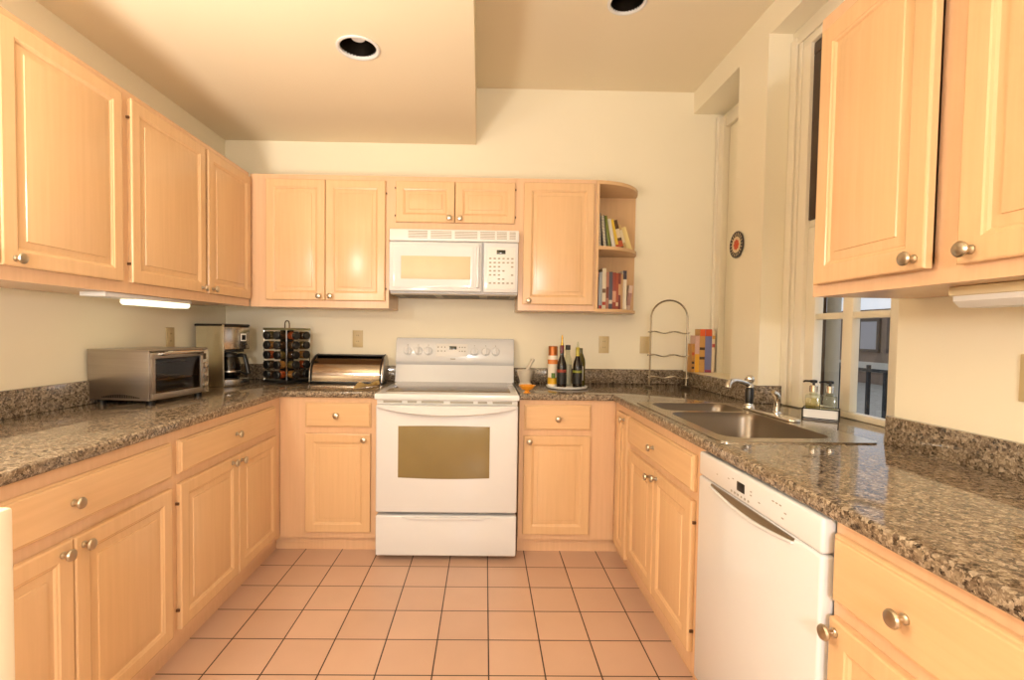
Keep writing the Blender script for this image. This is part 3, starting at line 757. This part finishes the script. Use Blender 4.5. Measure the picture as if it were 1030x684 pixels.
# tan spoon rest
M_tan = plain('tan_leaf_ceramic', (236, 206, 140), .45, var=.1, scale=40)
m = MB()
b = bmesh.new(); n = 14; R = []
for k in range(n+1):
    u = k/n; x = -.125 + .25*u; wv = .040*math.sin(PI*min(1, u*1.02))**.8 + .004
    R.append([b.verts.new((x, yy*wv, zz)) for yy, zz in ((-1, .020 + .010*math.sin(u*14)), (-.5, .004), (0, .002), (.5, .004), (1, .020 - .010*math.sin(u*11)))])
for P, Q in zip(R, R[1:]):
    for k in range(4): b.faces.new((P[k], Q[k], Q[k+1], P[k+1]))
r_ = bmesh.ops.solidify(b, geom=list(b.faces), thickness=.004)
bmesh.ops.recalc_face_normals(b, faces=b.faces)
o = MB().add(b).build('spoon_rest', M_tan); o.location = (-.497, -.44, CT1+.0035); o.rotation_euler = (0, 0, math.radians(68))
tag(o, 'tan leaf-shaped spoon rest on the granite left of the range', 'spoon rest')

# ================================================================== OIL BOTTLES ON TRAY
TR = (.708, -.335)
o = MB().lathe([(0, 0), (.10, 0), (.122, .006), (.127, .016), (.124, .018), (.118, .012), (0, .010)], (0, 0, 0), 'z', 40).build('turntable_tray', M_whitep)
o.location = (*TR, CT1); tag(o, 'round white turntable tray carrying bottles right of the range', 'tray')
TZ = CT1 + .0105
def label_band(par, r, za, zb, mat, a0=0, a1=2*PI, n=24):
    full = abs(a1-a0-2*PI) < 1e-6
    b = bmesh.new(); P = []
    for k in range(n+1):
        a_ = a0 + (a1-a0)*k/n
        P.append([b.verts.new((rr*math.cos(a_), rr*math.sin(a_), z)) for rr, z in ((r, za), (r, zb), (r-.001, zb), (r-.001, za))])
    for A_, B_ in zip(P, P[1:]):
        for k in range(4): b.faces.new((A_[k], A_[(k+1) % 4], B_[(k+1) % 4], B_[k]))
    bmesh.ops.recalc_face_normals(b, faces=b.faces)
    return MB().add(b).build('label', mat, par)
M_dkglass = plain('dark_wine_glass', (24, 15, 8), .08, var=.2); M_olive = plain('olive_oil_glass', (78, 70, 18), .08, var=.15); M_redneck = plain('red_neck_foil', (96, 24, 18), .25)
M_lred = plain('red_label', (150, 60, 36), .5); M_lgreen = plain('green_label', (120, 124, 40), .5); M_lblk = plain('black_label', (26, 24, 20), .5); M_lwhite = plain('white_label', (220, 212, 196), .5)
M_gold = plain('gold_pourer', (200, 160, 70), .25, .9); M_copper = plain('copper_cap', (168, 98, 44), .3, .5); M_can = plain('white_can', (232, 222, 204), .35); M_orange = plain('orange_print', (216, 130, 58), .45); M_yel = plain('yellow_print', (220, 170, 30), .45); M_grn = plain('leaf_green_print', (90, 120, 40), .5)
def bottle(label, x, y, prof, mat):
    t = thing('bottle', label, 'bottle', (x, y, TZ), 0, 'bottles on the white turntable tray')
    t.scale = (1.06, 1.06, 1.09); MB().lathe(prof, (0, 0, 0), 'z', 28).build('body', mat, t); return t
BP = lambda r, hs, hn, rn, ht: [(0, 0), (r-.003, 0), (r, .004), (r, hs), (r*.9, hs+.02), (r*.55, hs+.05), (rn*1.1, hn), (rn, hn+.01), (rn, ht), (0, ht)]
t = bottle('dark oil bottle with red label and gold pourer on the white tray', .667, -.385, BP(.0275, .115, .175, .0105, .232), M_dkglass)
label_band(t, .0282, .085, .100, M_lred); label_band(t, .0281, .02, .08, M_lblk)
MB().lathe([(.0115, .19), (.0115, .233), (.011, .234)], (0, 0, 0), 'z', 18).build('neck_foil', M_redneck, t)
m = MB().lathe([(.008, .232), (.009, .24), (.006, .25), (.0045, .265), (.006, .272), (.003, .29), (0, .292)], (0, 0, 0), 'z', 14); m.build('pourer', M_gold, t)
t = bottle('dark oil bottle with green label and pale neck on the white tray', .765, -.375, BP(.0275, .112, .17, .0105, .222), M_dkglass)
label_band(t, .0282, .082, .096, M_lgreen); label_band(t, .0281, .02, .078, M_lblk)
MB().lathe([(.0113, .175), (.0113, .222), (.010, .224)], (0, 0, 0), 'z', 18).build('neck_foil', plain('lime_neck_foil', (168, 156, 48), .3), t)
MB().lathe([(.006, .222), (.006, .235), (.003, .255), (0, .256)], (0, 0, 0), 'z', 14).build('pourer', M_clear, t)
t = bottle('green olive oil bottle with a tall white label at the right of the tray', .795, -.305, BP(.0295, .135, .185, .013, .218), M_olive)
label_band(t, .0302, .035, .115, M_lwhite, -PI*.75, -PI*.35)
t = thing('spray_can', 'white spray can with copper cap and sunflower print on the white tray', 'spray can', (.622, -.315, TZ), 0, 'bottles on the white turntable tray')
t.scale = (1.04, 1.04, 1.10)
MB().lathe([(0, 0), (.029, 0), (.0305, .003), (.0305, .165), (.029, .172), (.022, .18)], (0, 0, 0), 'z', 28).build('can', M_can, t)
MB().lathe([(.0285, .172), (.0275, .178), (.0275, .222), (.026, .225), (0, .225)], (0, 0, 0), 'z', 28).build('cap', M_copper, t)
label_band(t, .0308, .125, .150, M_orange); label_band(t, .0308, .012, .05, M_yel, -PI*.95, -PI*.2); label_band(t, .0312, .045, .075, M_grn, -PI*.62, -PI*.38)
t = thing('bottle', 'clear bottle with black cap behind the dark bottles on the white tray', 'bottle', (.722, -.275, TZ), 0, 'bottles on the white turntable tray')
t.scale = (1, 1, 1.08)
MB().lathe([(0, 0), (.026, 0), (.027, .003), (.027, .14), (.02, .165), (.014, .185), (.014, .215)], (0, 0, 0), 'z', 24).build('body', M_clear, t)
MB().lathe([(0, .004), (.0245, .005), (.0245, .12), (0, .12)], (0, 0, 0), 'z', 20).build('contents', plain('pale_salt', (206, 200, 190), .6), t)
MB().lathe([(.0155, .208), (.0155, .236), (0, .237)], (0, 0, 0), 'z', 20).build('cap', M_dark, t)

# ---- mortar and pestle, orange citrus dish
M_stone = plain('pale_marble', (204, 194, 176), .35, var=.12, scale=25)
o = MB().lathe([(0, 0), (.040, 0), (.042, .008), (.034, .02), (.040, .045), (.050, .08), (.054, .10), (.050, .101), (.044, .08), (.030, .04), (0, .034)], (0, 0, 0), 'z', 28).build('mortar', M_stone)
o.location = (.462, -.20, CT1); tag(o, 'pale stone mortar on the granite just right of the range', 'mortar')
o = MB().tube([(-.01, 0, .0), (.012, 0, .05), (.036, 0, .098), (.046, 0, .118), (.050, 0, .126)], [.011, .013, .009, .013, .008], 14).build('pestle', M_stone)
o.location = (.462, -.205, CT1+.0475); tag(o, 'pale stone pestle leaning in the mortar', 'pestle')
t = thing('citrus_juicer', 'small orange footed juicer dish on the granite at the range edge', 'juicer', (.440, -.590, CT1))
M_or = plain('orange_plastic', (238, 160, 40), .3, var=.05)
MB().lathe([(0, 0), (.020, 0), (.020, .003), (.012, .007), (.012, .012), (.026, .018), (.044, .036), (.049, .043), (.045, .043), (.020, .024), (0, .022)], (0, 0, 0), 'z', 28).build('bowl', M_or, t)
m = MB()
for k in range(8):
    a_ = 2*PI*k/8; m.tube([(.016*math.cos(a_), .016*math.sin(a_), .023), (.009*math.cos(a_), .009*math.sin(a_), .037), (0, 0, .046)], [.004, .003, .002], 6)
m.build('reamer', M_or, t)

# ================================================================== WIRE RACK (arched)
t = thing('wire_rack', 'tall arched nickel wire rack with wavy rungs in the back right corner', 'rack', (1.39, -.16, CT1))
M_wire = plain('satin_wire', (150, 136, 112), .3, 1.0)
ya = -.185; xa, xb = 1.272, 1.512; zt = 1.355; rad = (xb-xa)/2
pts = [(xa, ya, CT1+.004), (xa, ya, 1.1)] + [((xa+xb)/2 - rad*math.cos(PI*k/20), ya, zt + rad*math.sin(PI*k/20)) for k in range(21)] + [(xb, ya, 1.1), (xb, ya, CT1+.004)]
MB().tube(pts, .0055, 10).build('arch', M_wire, t, world=True)
for z in (1.268, 1.118, .975):
    p = [(xa - .012 + (xb-xa+.024)*k/24, ya - .012 - .010*math.sin(2*PI*k/12), z + .006*math.sin(2*PI*k/12)) for k in range(25)]
    m = MB().tube(p, .004, 8); p2 = [(x, ya + .012 + .010*math.sin(2*PI*k/12), z2) for k, (x, y, z2) in enumerate(p)]; m.tube(p2, .004, 8)
    m.build('rung', M_steel, t, world=True)
for x in (xa, xb): MB().tube([(x, ya-.07, CT1+.0045), (x, ya, CT1+.0045), (x, ya+.07, CT1+.0045)], .0045, 8).build('foot', M_wire, t, world=True)

# ================================================================== BOOKS
M_page = plain('book_pages', (232, 222, 196), .8, var=.06, scale=200)
MC = {}
def cover(rgb, glossy=.4):
    if rgb not in MC: MC[rgb] = plain('book_cover_%d_%d_%d' % rgb, rgb, glossy, var=.06, scale=30)
    return MC[rgb]
def book(label, loc, w, h, dpt, rgb, group, lean=0.0, rz=0.0, band=None, spiral=False):
    """spine faces local -y, width along x; lean tips the top towards -x"""
    t = thing('book', label, 'book', loc, rz, group, ry=-lean)
    c = .0016
    mb = MB()
    mb.box(-w/2, -w/2+c, 0, dpt, 0, h); mb.box(w/2-c, w/2, 0, dpt, 0, h)
    if not spiral: mb.box(-w/2, w/2, -.0015, c, 0, h, .0006)
    mb.build('cover', cover(rgb), t)
    MB().box(-w/2+c, w/2-c, .003, dpt-.003, .003, h-.003).build('pages', M_page, t)
    if band:
        for z0_, z1_, rgb2 in band: MB().box(-w/2+.001, w/2-.001, -.0022, 0, h*z0_, h*z1_).build('spine_print', cover(rgb2), t)
    if spiral:
        m = MB()
        for k in range(int(h/.009)):
            z = .006 + k*.009
            m.tube([(w*.75*math.cos(2*PI*q_/10), .001 + w*.6*math.sin(2*PI*q_/10), z + .001*q_/10) for q_ in range(10)], .0009, 5, True)
        m.build('spiral', M_dark, t)
    return t
G1, G2, G3 = 'books on the upper corner shelf', 'books on the lower corner shelf', 'books on the ledge by the pier'
zs = 1.7945; lean = math.radians(13)
x = .902; pl = 3
for lab, w_, h_, rgb, band, sp, ln, yy in (
    ('grey spiral-bound book, leftmost on the upper corner shelf', .014, .215, (120, 112, 104), None, True, 3, -.262),
    ('dark spiral-bound book with black coil on the upper corner shelf', .016, .205, (44, 40, 36), None, True, 6, -.255),
    ('olive green book on the upper corner shelf', .015, .205, (120, 128, 50), None, False, 9, -.235),
    ('white and pale grey book leaning beside the olive one on the upper shelf', .016, .190, (216, 208, 190), None, False, 11, -.220),
    ('yellow book on the upper corner shelf', .014, .192, (228, 190, 60), [(.05, .15, (190, 80, 40))], False, 13, -.20),
    ('dark brown book with red and white spine on the upper corner shelf', .020, .195, (92, 62, 34), [(.1, .3, (190, 90, 50)), (.4, .7, (226, 206, 170))], False, 15, -.175),
    ('tan book with white spine print on the upper corner shelf', .016, .17, (214, 180, 120), [(.3, .8, (236, 220, 180))], False, 16, -.145),
    ('thick cream yellow book, rightmost on the upper corner shelf', .024, .162, (232, 208, 140), None, False, 18, -.115)):
    a_ = math.radians(ln); x += .20*(math.tan(a_) - math.tan(math.radians(pl))) + .0015; pl = ln
    w_ *= 1.42
    book(lab, (x + w_/2*math.cos(a_), yy, zs + w_/2*math.sin(a_)), w_, h_, .10 if yy > -.16 else .15, rgb, G1, a_, 0, band, sp)
    x += w_/math.cos(a_)
zs = 1.4085; x = .894
for lab, w_, h_, rgb, band, yy in (
    ('thin dark purple book, leftmost on the lower corner shelf', .016, .235, (62, 44, 56), [(.85, 1, (150, 60, 60))], -.262),
    ('pale grey blue book near the left of the lower corner shelf', .020, .232, (172, 176, 178), [(.0, .1, (170, 50, 40))], -.258),
    ('tall cream book with red speckled spine on the lower corner shelf', .024, .258, (226, 214, 186), [(.1, .18, (180, 70, 40)), (.4, .5, (120, 90, 60))], -.25),
    ('mottled brown and pink book on the lower corner shelf', .018, .235, (176, 120, 96), [(.3, .6, (120, 60, 40))], -.242),
    ('dark slate blue book with pale lettering on the lower corner shelf', .022, .238, (84, 80, 88), [(.15, .25, (210, 200, 180))], -.236),
    ('brick red book with white print, left of two on the lower shelf', .024, .235, (150, 70, 52), [(.2, .5, (204, 150, 118))], -.225),
    ('bright orange red book in the middle of the lower corner shelf', .016, .232, (172, 84, 56), [(.1, .2, (226, 200, 160))], -.210),
    ('dark red book with tan stripe on the lower corner shelf', .016, .236, (128, 62, 50), [(.4, .7, (206, 160, 110))], -.198),
    ('tan book right of the red ones on the lower corner shelf', .016, .23, (200, 160, 112), None, -.182),
    ('white book with a dark head on the lower corner shelf', .026, .255, (228, 216, 192), [(.78, 1, (60, 54, 70))], -.165)):
    book(lab, (x + w_/2, yy, zs), w_, h_, min(.16, -yy-.018), rgb, G2, 0, 0, band); x += w_ + .0025
book('short pale pink book tilting at the right end of the lower shelf', (1.135, -.125, zs), .026, .165, .10, (214, 186, 168), G2, -math.radians(7), 0, [(.2, .7, (170, 130, 120))])
# ledge in the first niche
xl = 1.578
for lab, w_, h_, rgb, band in (
    ('thin orange and black speckled book at the left end of the window ledge', .020, .19, (196, 140, 70), [(.12, .2, (60, 44, 30)), (.3, .38, (60, 44, 30)), (.6, .7, (190, 84, 44))]),
    ('yellow and pink book second from left on the window ledge', .031, .245, (216, 176, 160), [(.0, .5, (232, 172, 56))]),
    ('tan book with dark lettering and red head on the window ledge', .038, .288, (200, 150, 84), [(.3, .36, (70, 50, 34)), (.52, .58, (70, 50, 34)), (.84, 1, (222, 96, 44))]),
    ('blue book with red head on the window ledge', .046, .288, (116, 120, 164), [(.84, 1, (212, 84, 44)), (0, .06, (150, 66, 90))]),
    ('white book with red flecks, rightmost on the window ledge', .022, .28, (226, 204, 168), [(.6, .68, (180, 70, 56)), (.8, .88, (210, 150, 60))])):
    w_ *= .95; book(lab, (xl + w_/2, -.105, 1.0045), w_, h_, .075, rgb, G3, 0, 0, band); xl += w_ + .0012

# ================================================================== LIGHT FIXTURES
t = thing('under_cabinet_light', 'lit fluorescent strip light under the left wall cabinets', 'light', (-1.315, -1.15, 1.35))
MB().box(-1.365, -1.265, -1.44, -.885, 1.372, 1.3895, .003).build('housing', M_whitep, t, world=True)
MB().prism([(-1.36, 1.374), (-1.36, 1.358), (-1.350, 1.350), (-1.28, 1.350), (-1.27, 1.358), (-1.27, 1.374)], -1.235, -.89, plane='y').build('diffuser', M_tube, t, world=True)
t = thing('under_cabinet_light', 'unlit white strip light under the right wall cabinet', 'light', (1.32, -2.5, 1.33))
MB().box(1.265, 1.375, -2.86, -2.23, 1.352, 1.3735, .004).build('housing', M_cream, t, world=True)
MB().prism([(1.27, 1.353), (1.27, 1.340), (1.285, 1.326), (1.355, 1.326), (1.37, 1.340), (1.37, 1.353)], -2.85, -2.237, plane='y', bev=.003).build('diffuser', M_whitep, t, world=True)
M_refl = plain('black_baffle', (34, 27, 20), .3, .6)
for lab, cx, cy, z in (('recessed ceiling can light in the low ceiling, switched off', -.385, -1.112, ZS), ('recessed ceiling can light in the high ceiling, at the top edge', .878, -.885, ZC)):
    t = thing('recessed_light', lab, 'light', (cx, cy, z), 0, 'recessed ceiling lights')
    MB().lathe([(.0825, -.001), (.096, -.001), (.096, -.005), (.088, -.007), (.080, -.003), (.0805, .02), (.0825, .02), (.0825, -.001)], (0, 0, 0), 'z', 36, cap=False).build('trim_ring', M_whitep, t)
    b = bmesh.new()
    MBx = MB().lathe([(.0805, .0), (.078, .05), (.062, .11), (.060, .112), (.064, .112), (.081, .05), (.0825, .0), (.0805, .0)], (0, 0, 0), 'z', 32, cap=False); MBx.lathe([(0, .111), (.064, .111), (.064, .114), (0, .114)], (0, 0, 0), 'z', 32)
    MBx.build('baffle', M_refl, t)
    MB().lathe([(0, .035), (.03, .040), (.045, .06), (.03, .11), (0, .11)], (0, 0, 0), 'z', 24).build('bulb', M_whitep, t)

# ================================================================== OUTLETS, PLATE
M_plate2 = plain('tan_wall_plate', (206, 184, 138), .4)
M_slot2 = plain('outlet_slot', (90, 72, 46), .5)
def outlet(label, loc, rz, w_=.070, h_=.116, kind='duplex'):
    t = thing('wall_outlet' if kind == 'duplex' else 'switch_plate', label, 'outlet' if kind == 'duplex' else 'switch', loc, rz)
    MB().box(-w_/2, w_/2, -.006, -.0005, -h_/2, h_/2, .002).build('plate', M_plate2, t)
    if kind == 'duplex':
        for z in (-.02, .02):
            s = MB().prism([(.016*math.cos(2*PI*k/16), z + .0145*math.sin(2*PI*k/16)) for k in range(16)], -.0075, -.005, plane='y').build('socket', M_plate2, t)
            for x in (-.006, .006): MB().box(x-.0012, x+.0012, -.0080, -.007, z-.001, z+.007).build('slot', M_slot2, s)
    else:
        MB().box(-.005, .005, -.012, -.005, -.010, .010, .001).build('toggle', M_plate2, t)
outlet('tan wall outlet on the back wall above the bread box', (-.667, 0, 1.195), 0)
outlet('tan wall outlet on the back wall right of the oil bottles', (1.014, 0, 1.178), 0)
outlet('tan wall plate on the back wall behind the arched wire rack', (1.297, 0, 1.180), 0, kind='switch')
outlet('tan wall outlet on the left wall behind the toaster oven', (LX, -.595, 1.197), PI/2)
outlet('tan wall switch plate on the right wall at the photo edge', (RN, -2.232, 1.162), -PI/2, w_=.115, kind='switch')
# round plate on the pier
t = thing('decorative_plate', 'small round dark plate with a red flower hung on the pier', 'plate', (RX, -.662, 1.752), -PI/2)
M_dplate = plain('dark_glaze', (44, 34, 40), .3, var=.1); M_red = plain('red_glaze', (206, 78, 40), .3, var=.1); M_crm = plain('cream_glaze', (222, 200, 160), .3)
d = MB().lathe([(0, .001), (.060, .001), (.073, .008), (.072, .011), (.05, .009), (0, .009)], (0, 0, 0), '-y', 36).build('dish', M_dplate, t)
MB().lathe([(.036, .009), (.045, .0102), (.045, .0108), (.036, .0108), (.036, .009)], (0, 0, 0), '-y', 32, cap=False).build('cream_ring', M_crm, d)
MB().lathe([(0, .009), (.037, .009), (.037, .0103), (0, .0103)], (0, 0, 0), '-y', 32).build('centre', M_crm, d)
m = MB()
for k in range(8):
    a_ = 2*PI*k/8; m.lathe([(0, 0), (.0095, 0), (.008, .002), (0, .0025)], (.020*math.cos(a_), -.010, .020*math.sin(a_)), '-y', 12)
m.lathe([(0, 0), (.012, 0), (.009, .003), (0, .0035)], (0, -.010, 0), '-y', 14)
m.build('flower', M_red, d)
m = MB()
for k in range(20):
    a_ = 2*PI*k/20; m.box(-.0012, .0012, -.0112, -.009, .050, .066, rot=Matrix.Rotation(a_, 4, 'Y'))
m.build('rim_pattern', M_crm, d)

# ================================================================== OUTSIDE THE WINDOW
M_pave = plain('grey_paving', (150, 146, 138), .8, var=.35, scale=9)
M_brick = plain('brown_render', (128, 110, 96), .8, var=.2, scale=4)
o = MB().box(2.05, 16, -6, 18, -.1, 0).build('ground_outside', M_pave); o['kind'] = 'structure'
t = thing('iron_fence', 'black iron fence on the paving seen through the window', 'fence', (4, 1.2, 0))
for z in (.10, .93): MB().box(3.985, 4.015, -1.5, 4.5, z-.015, z+.015).build('rail', M_iron, t, world=True)
for k in range(29): MB().box(3.986, 4.014, -1.49 + k*.2085, -1.462 + k*.2085, 0, .93 if k % 2 else .98).build('picket', M_iron, t, world=True)
t = thing('building', 'low brown building across the courtyard seen through the window', 'building', (11, 10, 0))
MB().box(10.6, 14, 2, 18, 0, 2.0).build('wall', M_brick, t, world=True)
MB().box(10.55, 10.62, 2, 18, .32, .58).build('light_band', plain('pale_stone_band', (190, 186, 176), .7), t, world=True)
M_pw = plain('dim_window', (150, 150, 156), .2); M_wfr = plain('brown_frame', (70, 58, 50), .6)
for k in range(9):
    y = 3 + k*1.6
    f = MB().box(10.54, 10.6, y, y+1.35, .85, 1.75).build('window_frame', M_wfr, t, world=True)
    for i in range(2): MB().box(10.53, 10.545, y+.08+.62*i, y+.62+.62*i, .93, 1.67).build('window_pane', M_pw, f, world=True)
o = MB().box(2.05, 2.09, -.655, -.40, 0, 2.7, .004).build('outdoor_post', plain('brown_post', (116, 92, 70), .7)); tag(o, 'brown wooden post just outside the window', 'post')
o = MB().lathe([(.037, 0), (.037, .05), (.033, .06), (.033, 2.6)], (2.10, -.697, 0), 'z', 20).build('downpipe', plain('pale_pipe', (186, 176, 158), .6)); tag(o, 'pale grey downpipe beside the brown post outside the window', 'pipe')
